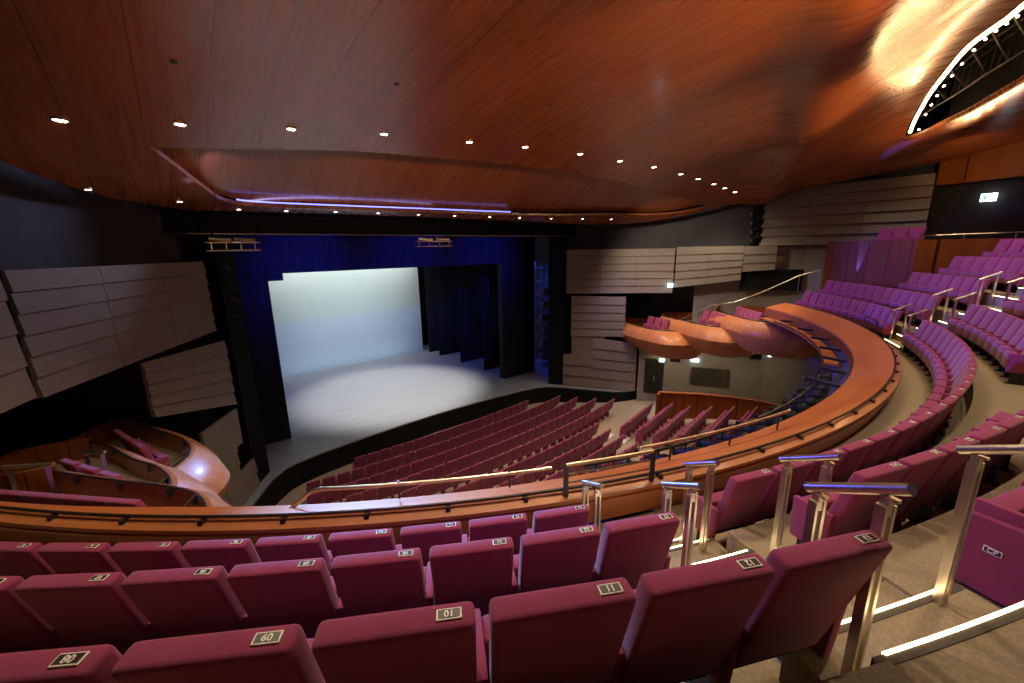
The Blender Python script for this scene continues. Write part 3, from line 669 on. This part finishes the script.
BN = ['box nearest the stage', 'middle box', 'box nearest the balcony']
BSEAT = [((10.62, -3.4), (10.28, -4.45), 3, -3.72), ((10.92, -6.25), (10.4, -7.2), 3, -3.13), ((11.25, -7.6), (10.12, -8.85), 5, -2.86)]
for sx, sd in ((1, 'right'), (-1, 'left')):
    for bi, (zr, inn, out, back) in enumerate(BOX):
        t = thing('seating_box', 'rounded orange wooden seating box on the %s wall, the %s' % (sd, BN[bi]), 'theatre box', (0, 0, 0), 0, 'seating boxes on the side walls')
        I, O = spline(inn, 5), spline(out, 5); rings = []
        for (ix, iy), (ox, oy) in zip(I, O):
            f = lambda k: (ix + (ox - ix) * k) * sx
            g = lambda k: iy + (oy - iy) * k
            dp = .8 + .35 * len(rings) / len(I)
            rings.append([(f(0), g(0), Zr(zr)), (f(.12), g(.12), Zr(zr + .015)), (f(.55), g(.55), Zr(zr - .13)), (f(.85), g(.85), Zr(zr - .32)), (f(1.0), g(1.0), Zr(zr - .52)), (f(.95), g(.95), Zr(zr - .66 * dp)), (f(.5), g(.5), Zr(zr - 1.08 * dp)), (f(.1), g(.1), Zr(zr - 1.3 * dp)), (f(-.1), g(-.1), Zr(zr - 1.3 * dp)), (f(-.08), g(-.08), Zr(zr - .7))])
        M().loft(rings).build('box_front', 'boxwood', t, True, None, 26)
        M().prism([(x * sx, y) for x, y in I[::3] + [I[-1]] + back], Zr(BSEAT[bi][3] - 1.0), Zr(BSEAT[bi][3] - .9)).build('box_floor', 'carpet', t)
        M().prism([(x * sx, y) for x, y in I[::3] + [I[-1]] + back], Zr(zr - 1.12), Zr(zr - .74)).build('underside', 'redwood', t)
        bp = [I[0]] + back[::-1][:2]
        M().loft([[(x * sx, y, Zr(BSEAT[bi][3] - .9)), (x * sx, y, Zr(zr + .1)), ((x + .04) * sx, y + .06, Zr(zr + .1)), ((x + .04) * sx, y + .06, Zr(BSEAT[bi][3] - .9))] for x, y in bp]).build('back_panel', 'redwood', t)
        M().tube([(x * sx + .02 * sx, y, Zr(zr + .035)) for x, y in I], .018, 6).build('rail', 'darkmetal', t, True)
        for k in (6, 14, 22, 29):
            if k < len(I): x, y = I[k]; M().box(((x + .05) * sx, y, Zr(zr - .03)), (.05, .05, .13)).build('rail_bracket', 'darkmetal', t)
        (x, y), (x1, y1) = I[int(len(I) * .55)], I[-4]
        for dz in (.03, -.16): M().tube([(x * sx, y, Zr(zr + dz)), ((x1 + .1) * sx, y1, Zr(zr + dz))], .016, 6).build('cross_rail', 'brass', t)
        a, b, n, zt = BSEAT[bi]
        for k in range(n):
            p = Vector(a).lerp(Vector(b), k / (n - 1)); dd = (Vector(b) - Vector(a)).normalized(); nx, ny = dd.y, -dd.x
            place_seat(0, 0, 0, '%s seat in the %s, %s, %s from wall' % ('purple-lit' if sx > 0 else 'burgundy', BN[bi], sd + ' side', ORD[k]), 'seats in the side boxes', None, k == n - 1, (p.x * sx, p.y, Zr(zt - .9)), math.atan2(-nx * sx, ny))
for i, (p, q, lab) in enumerate((((-11.5, -6.5), (-10.95, -6.88), 'blue-topped steel handrail at the back of the left box nearest the balcony'), ((-10.88, -5.45), (-10.58, -5.73), 'short blue-topped handrail in the middle box on the left'))):
    z = (-2.9, -3.3)[i]; t = thing('handrail', lab, 'handrail', (0, 0, 0))
    M().tube([(*p, Zr(z)), (*q, Zr(z))], .03, 10).build('rail', 'steel', t, True)
    for k in (.12, .85): c = Vector(p).lerp(Vector(q), k); M().box((c.x, c.y, Zr(z - .45)), (.05, .035, .82)).build('post', 'steel', t)

# ================================================================== STALLS
# red wooden wall round the side block
wall('wall_stalls', [(7.75, -5.7), (8.15, -5.5), (9.3, -6.95), (10.05, -8.25), (10.4, -9.3), (10.4, -10.6)], -9, -6.92, 'redwood', 1, .1)
struct(M().tube([(x, y, Zr(-6.91)) for x, y in [(7.75, -5.7), (8.15, -5.5), (9.3, -6.95), (10.05, -8.25), (10.4, -9.3), (10.4, -10.6)]], .05, 6).build('trim_2', 'ledge'))
SS = {}
def slab2(w, yb, yt, zb, zt, th, bev): return M().rbox([(-w / 2, yb - th / 2, zb), (w / 2, yb - th / 2, zb), (w / 2, yb + th / 2, zb), (-w / 2, yb + th / 2, zb)], [(-w / 2, yt - th / 2, zt), (w / 2, yt - th / 2, zt), (w / 2, yt + th / 2, zt), (-w / 2, yt + th / 2, zt)], bev, 1)
SS['backrest'] = slab2(.45, .16, 0, .3, .9, .085, .015).mesh('stalls_backrest', 'fabric_stalls', True)
SS['seat_cushion'] = slab2(.43, .33, .3, .3, .62, .1, .02).mesh('stalls_cushion', 'fabric_stalls', True)
SS['leg'] = M().box((-.24, .22, .26), (.05, .3, .5)).mesh('stalls_leg', 'fabric_stalls')
LEDGE_LINE = [(-60, 515), (185, 506), (240, 506), (300, 503.6), (434.8, 491.7), (500, 485.5), (562, 475.7), (612.8, 462), (680, 451), (732.7, 436.2), (778.4, 423), (813.6, 410), (838, 390), (900, 300)]
def hidden_by_ledge(p):
    s_ = seen(p, 10, 10)
    if s_ is None: return True
    u, v = s_
    for (a, va), (b, vb) in zip(LEDGE_LINE, LEDGE_LINE[1:]):
        if a <= u <= b: return v > va + (vb - va) * (u - a) / (b - a) - 2
    return True
def stalls_seat(x, y, rz, label, group):
    z = stall_z(y)
    if hidden_by_ledge((x, y, z + .9)): return False
    t = thing('stalls_seat', label, 'stalls seat', (x, y, z), rz, group)
    for k in ('backrest', 'seat_cushion', 'leg'): put(k, SS[k], t)
    return True
SROWS = [(.0, -5.0, 4.9), (-1.15, -6.9, 6.45), (-2.2, -6.9, 6.75), (-3.2, -6.6, 7.15), (-4.15, -6.3, 7.55), (-5.2, -5.5, 4.25), (-6.0, -4.5, 3.95), (-6.8, -3.5, 3.7), (-7.6, -3, 3.4), (-8.4, -3, 3.2)]
for ri, (y0, xa, xb) in enumerate(SROWS):
    n = int((xb - xa) / .505)
    for k in range(n):
        x = xb - .25 - k * .505
        y = y0 + .0135 * x * x
        stalls_seat(x, y, math.atan(.027 * x), 'burgundy stalls seat, %s row from the stage, %s from the right end' % (ORD[ri], ORD[k]), 'stalls seats in the central block')
for ri in range(7):
    a, b = Vector((4.95, -5.95 - .79 * ri)), Vector((8.1 + .38 * ri, -5.3 - .79 * ri)); n = int((b - a).length / .505)
    d = (b - a).normalized()
    for k in range(n):
        p = a + d * (.25 + k * .505)
        stalls_seat(p.x, p.y, math.atan2(d.y, d.x), 'pink-edged side block stalls seat, %s row from the stage, %s from the aisle' % (ORD[ri], ORD[k]), 'stalls seats in the right side block')
for k in range(2):
    y = -5.1 - .75 * k; t = M().box((4.72 + .12 * k, y, stall_z(y) + .06), (.7, .3, .1), R(10)).build('aisle_step', 'white'); tag(t, 'pale lit aisle step in the stalls, %s from the stage' % ORD[k], 'step', 'pale stalls steps')

# ================================================================== STAGE
def drape(name, x0, x1, y, z0, z1, label, th=.03, amp=.012, m='drape', mb='drape'):
    n = max(8, int((x1 - x0) / .09)); rings = []
    for i in range(n + 1):
        x = x0 + (x1 - x0) * i / n; w = amp * math.sin(i * 1.9) + amp * .4 * math.sin(i * .7)
        rings.append([(x, y + w, z0), (x, y + w, z1), (x, y + w + th, z1), (x, y + w + th, z0)])
    o = M().loft(rings).build(name, m, None, True); return tag(o, label, 'curtain', 'black stage curtains')
cy = thing('cyclorama', 'large pale grey-blue lit backdrop screen at the back of the stage', 'screen', (0, 14.25, 0))
M().box((0, 0, 4.05), (11.75, .04, 8.1)).build('cloth', 'cyc', cy); M().tube([(-5.87, 0, 8.12), (5.87, 0, 8.12)], .04, 8).build('batten', 'blackmetal', cy)
for sx, sd in ((1, 'right'), (-1, 'left')):
    for k, (y, xi) in enumerate(((13.5, 6.05), (12.0, 6.12), (9.1, 6.2), (6.3, 6.25))):
        a, b = sorted((xi * sx, (xi + 2.6) * sx))
        drape('stage_curtain', a, b, y, .0, 8.6, 'black masking curtain at stage %s, %s from the back' % (sd, ORD[k]))
    t = thing('portal_flat', 'wide black portal flat at the %s front of the stage' % sd, 'stage flat', (0, 0, 0), 0, 'portal flats')
    M().box((7.45 * sx, 3.98, 4.3), (2.6, .05, 8.6)).build('face', 'drape', t); M().box((6.2 * sx, 4.2, 4.3), (.1, .5, 8.6)).build('return', 'drape', t)
    M().box((7.45 * sx, 4.1, .04), (2.6, .12, .08)).build('foot', 'black', t)
    struct(M().prism([(7.45 * sx, 1.35), (8.0 * sx, .55), (8.75 * sx, 1.1), (8.2 * sx, 1.8)], 0, 14).build('column_proscenium', 'black'))
    struct(M().box((11.2 * sx, 9, 4.5), (.1, 14, 9)).build('wall_wing_' + sd, 'walldark'))
struct(M().box((0, 16.2, 6), (30, .1, 14)).build('wall_stage_back', 'black'))
struct(M().box((0, .95, Zr(1.7)), (19.5, .25, 2.2)).build('beam_proscenium', 'black'))
bo = thing('border', 'black border curtain washed blue across the top of the stage', 'curtain', (0, 0, 0))
n = 90
M().loft([[(-8.8 + 17.6 * i / n, 3.9 + .012 * math.sin(i * 1.7), z) for z in (Zr(-.82), Zr(2.2))] + [(-8.8 + 17.6 * i / n, 3.93 + .012 * math.sin(i * 1.7), z) for z in (Zr(2.2), Zr(-.82))] for i in range(n + 1)]).build('cloth', 'drape', bo, True)
M().box((-6.2, 3.9, Zr(-.9)), (1.2, .06, .42)).build('lower_flap', 'drape', bo)
lp = M().tube([(-9.2, .6, Zr(.62)), (9.2, .6, Zr(.64))], .018, 6).build('lighting_pipe', 'steel'); tag(lp, 'long thin pale pipe across the top of the proscenium', 'pipe')
def ladder(x0, x1, z0, z1, label):
    t = thing('lighting_ladder', label, 'lighting ladder', ((x0 + x1) / 2, -.5, Zr(z0)), 0, 'hanging lighting ladders'); w = (x1 - x0) / 2; h = z1 - z0
    for zz in (0, h * .55): M().tube([(-w, 0, zz), (w, 0, zz)], .022, 6).build('rail', 'steel', t)
    for k in range(4): M().tube([(-w * .8 + w * 1.6 * k / 3, 0, 0), (-w * .8 + w * 1.6 * k / 3, 0, h * .55)], .014, 6).build('rung', 'steel', t)
    for sx in (-1, 1): M().tube([(w * .85 * sx, 0, h * .5), (w * .85 * sx, 0, h * 1.6)], .01, 5).build('hanger', 'darkmetal', t)
    for sx in (-1, 1): M().lathe([(.05, -.28), (.06, .12), (.08, .26)], (w * .45 * sx, 0, h * .55 + .08), 8, (1, -.2, -.1)).build('strip_lamp', 'steel', t)
ladder(-8.3, -6.95, .1, .52, 'hanging lighting ladder left of the proscenium top')
ladder(-1.75, -.05, .16, .5, 'hanging lighting ladder over the middle of the proscenium')
# equipment rack in the right wing, caught by blue light
t = thing('wing_rack', 'tall blue-lit steel rack in the right wing of the stage', 'rack', (10.3, 4.6, 0))
for x in (-.55, .55):
    for y in (-.3, .3): M().box((x, y, 3.6), (.06, .06, 7.2)).build('upright', 'wingpaint', t)
for k in range(8): M().box((0, 0, .5 + k * .9), (1.15, .66, .05)).build('shelf', 'wingpaint', t)
for k in range(6): M().rbox([(-.4 + .1 * (k % 3), -.2, .53 + k * .9), (.2 + .1 * (k % 2), -.2, .53 + k * .9), (.2 + .1 * (k % 2), .2, .53 + k * .9), (-.4 + .1 * (k % 3), .2, .53 + k * .9)], [(-.4 + .1 * (k % 3), -.2, .9 + k * .9), (.2 + .1 * (k % 2), -.2, .9 + k * .9), (.2 + .1 * (k % 2), .2, .9 + k * .9), (-.4 + .1 * (k % 3), .2, .9 + k * .9)], .02, 1).build('case', 'wingpaint', t)
# lamps clamped to the outer edge of the left upper wall panel
for k, z in enumerate((-.45, -1.05, -1.4, -1.95)):
    spotlight('small grey lamp on the end of the left upper wall panel, %s from the top' % ORD[k], (-7.75, .45, Zr(z)), (2, 6, 1), 'lamps on the left panel end', .9, 'side_lamp')

# ================================================================== LIGHT
area('cyc_top_light', (0, 13.1, 8.6), (0, 14.25, 5.6), 210, (1, .99, .93), 11, .3, 110)
area('cyc_foot_light', (0, 13.3, .2), (0, 14.25, 2.2), 25, (.6, .9, 1), 9, .2)
area('cyc_fill', (0, 7, 9), (0, 14.25, 3.5), 110, (.85, 1, 1), 8, 2, 70)
spot('stage_pool', (.3, 5.6, 11), (-.1, 6.6, 0), 9000, (1, .97, .92), 60, .6, .3)
area('stage_wash', (0, 7, 11), (0, 5, 0), 130, (.5, .6, 1), 11, 6)
for x in (-4.5, 0, 4.5): spot('border_blue', (x, .3, Zr(.42)), (x * 1.05, 3.9, Zr(-.75)), 900, (.02, .04, 1), 85, .9, .1)  # added spots imitating the blue bloom round the backdrop's edge
spot('portal_blue', (-2.5, 2.4, Zr(.3)), (-6.6, 3.95, Zr(-2.6)), 300, (.02, .05, 1), 60, .9, .1)  # added spot for the same blue glow on the left flat
for x in (-9.6, 9.6):
    for y in (5.2, 8, 11): spot('wing_blue', (x, y, 7.6), (x * 1.05, y, 0), 260, (.03, .08, 1), 120, .8, .2)
for x, ax, ay, az, pw, an in ((-7.0, 10.4, -11.2, -2.8, 4800, 20), (-6.9, 5.2, -15.2, -1.5, 14000, 27), (-6.8, -3, -15.5, -1.6, 3600, 40), (6.9, 9.5, -14.5, -.8, 3200, 34)):
    spot('front_blue', (x, .35, Zr(-.55)), (ax, ay, Zr(az)), pw, (.085, .085, 1), an, .5, .1)
spot('box_key', (-5.8, -.9, Zr(.95)), (-9.1, -6.6, Zr(-4.2)), 4200, (.22, .4, 1), 36, .6, .08)
spot('box_blue', (5.0, -.9, Zr(.95)), (9.3, -4.2, Zr(-4.8)), 450, (.25, .12, 1), 60, .6, .08)
spot('ledge_key', (-4.0, -.9, Zr(.95)), (-7.6, -11.6, Zr(-2.5)), 21000, (.2, .46, 1), 20, .9, .08)
spot('wall_blue', (11.43, -11.48, Zr(-1.6)), (11.49, -11.68, Zr(-.5)), 2200, (.03, .05, 1), 17, .6, .02)
for x, y, pw in ((-3.6, -15.6, 430), (1.2, -16.4, 330), (-8.6, -11.0, 430), (-6.4, -11.4, 430), (-4.2, -11.9, 420), (-1.4, -12.5, 250), (1.8, -13.4, 150)):
    spot('house_light', (x, y, zc(x, y) - .1), (x + .3, y - .1, 0), pw, WARM, 118, .7, .12)
for t_ in (.15, .4, .65, .85):
    p = at(SLOTU, t_).lerp(at(SLOTL, t_), .5)
    spot('bridge_light', (p.x, p.y, zc(p.x, p.y) + .3), (p.x + .6, p.y + .6, 0), 220, WARM, 110, .7, .1)
for x, y in ((-4, -2.6), (0, -2.6), (4, -2.8), (7.6, -3.6)):
    spot('scoop_light', (x, y, Zr(2.6) if abs(x) < 5 else Zr(2.3)), (x, y - 2.2, 0), 420, (1, .78, .62), 105, .7, .1)
# unseen spots added to brighten the veneer ceiling, and lamps under the boxes
for x, y, z, ax, ay, az, pw in ((5.5, -17.2, 1.4, 4.5, -10.8, 3.9, 2600), (-.5, -17.5, 1.4, -1, -10.2, 3.7, 3300), (-7, -18.2, 1.3, -6.5, -10.6, 3.4, 2600)):
    spot('ceiling_fill', (x, y, Zr(z)), (ax, ay, Zr(az)), pw, (1, .6, .3), 46, .9, .25)
# spots added under the slot's lower lip to boost the glow on the veneer
for k in range(12):
    t_ = .02 + k * .065
    p = at(SLOTL, t_); q = at(SLOTU, t_)
    spot('slot_fill', (p.x + .1, p.y - .7, zc(p.x, p.y) - .6), (q.x - 1.9, q.y + 1.4, zc(q.x, q.y) - .3), 33, (1, .56, .24), 150, .9, .12)
spot('box_warm', (-7.8, -9.6, zc(-7.8, -9.6) - .08), (-10.2, -7.4, Zr(-3.4)), 420, (1, .74, .4), 60, .7, .08)  # added warm fill on the left boxes
spot('bulkhead_fill', (10.6, -13.8, Zr(2.5)), (13.1, -14.2, Zr(2.75)), 60, (1, .6, .3), 100, .8, .1)  # added spot that warms the wooden bulkhead
for x, y, ax, ay, az in ((7.6, -4.4, 9.3, -4.3, -4.5), (7.6, -6.6, 9.6, -6.8, -4), (7.2, -8.4, 9.6, -9, -3.5)):
    spot('box_warm', (x, y, zc(x, y) - .08), (ax, ay, Zr(az)), 520, (1, .74, .4), 34, .7, .08)  # added warm fill on the right boxes
area('cove_beam', (-4.2, -1.0, zc(-4, -1.05) + .1), (-4.2, -2.6, Zr(3.2)), 9, (.4, .42, 1), 6.2, .05)
spot('cove_beam', (-8.3, -3.4, Zr(1.95)), (-7.4, -1.6, Zr(2.1)), 90, (.3, .32, 1), 60, .7, .04)
for x, y, z in ((10.5, -4.6, -5.6), (11.3, -6.7, -5.15), (12.0, -8.4, -4.7)):
    spot('under_box_light', (x - .9, y - .3, Zr(z)), (x + .9, y + .5, Zr(-8)), 62, (1, .8, .52), 130, .8, .1)
for x, y in ((8.8, -8.6), (6.2, -6.0), (2.5, -6.5), (-2, -6.5)):
    spot('stalls_light', (x, y, Zr(2.2)), (x, y, 0), 420, (1, .8, .66), 60, .8, .15)
spot('side_wash', (6.5, -4.5, Zr(1.9)), (11.5, -4.5, Zr(-2)), 680, (1, .82, .6), 95, .8, .15)  # both side washes are added spots that lift the walls
spot('side_wash', (-6.0, -2.7, Zr(1.7)), (-11.2, -4.4, Zr(.6)), 260, (.6, .62, 1), 70, .8, .15)
w = bpy.data.worlds.new('world'); scn.world = w; w.use_nodes = True
w.node_tree.nodes['Background'].inputs[0].default_value = (.55, .42, .32, 1); w.node_tree.nodes['Background'].inputs[1].default_value = .02
scn.view_settings.view_transform = 'Standard'; scn.view_settings.look = 'None'; scn.view_settings.gamma = 1; scn.view_settings.use_curve_mapping = False
scn.view_settings.exposure = 0
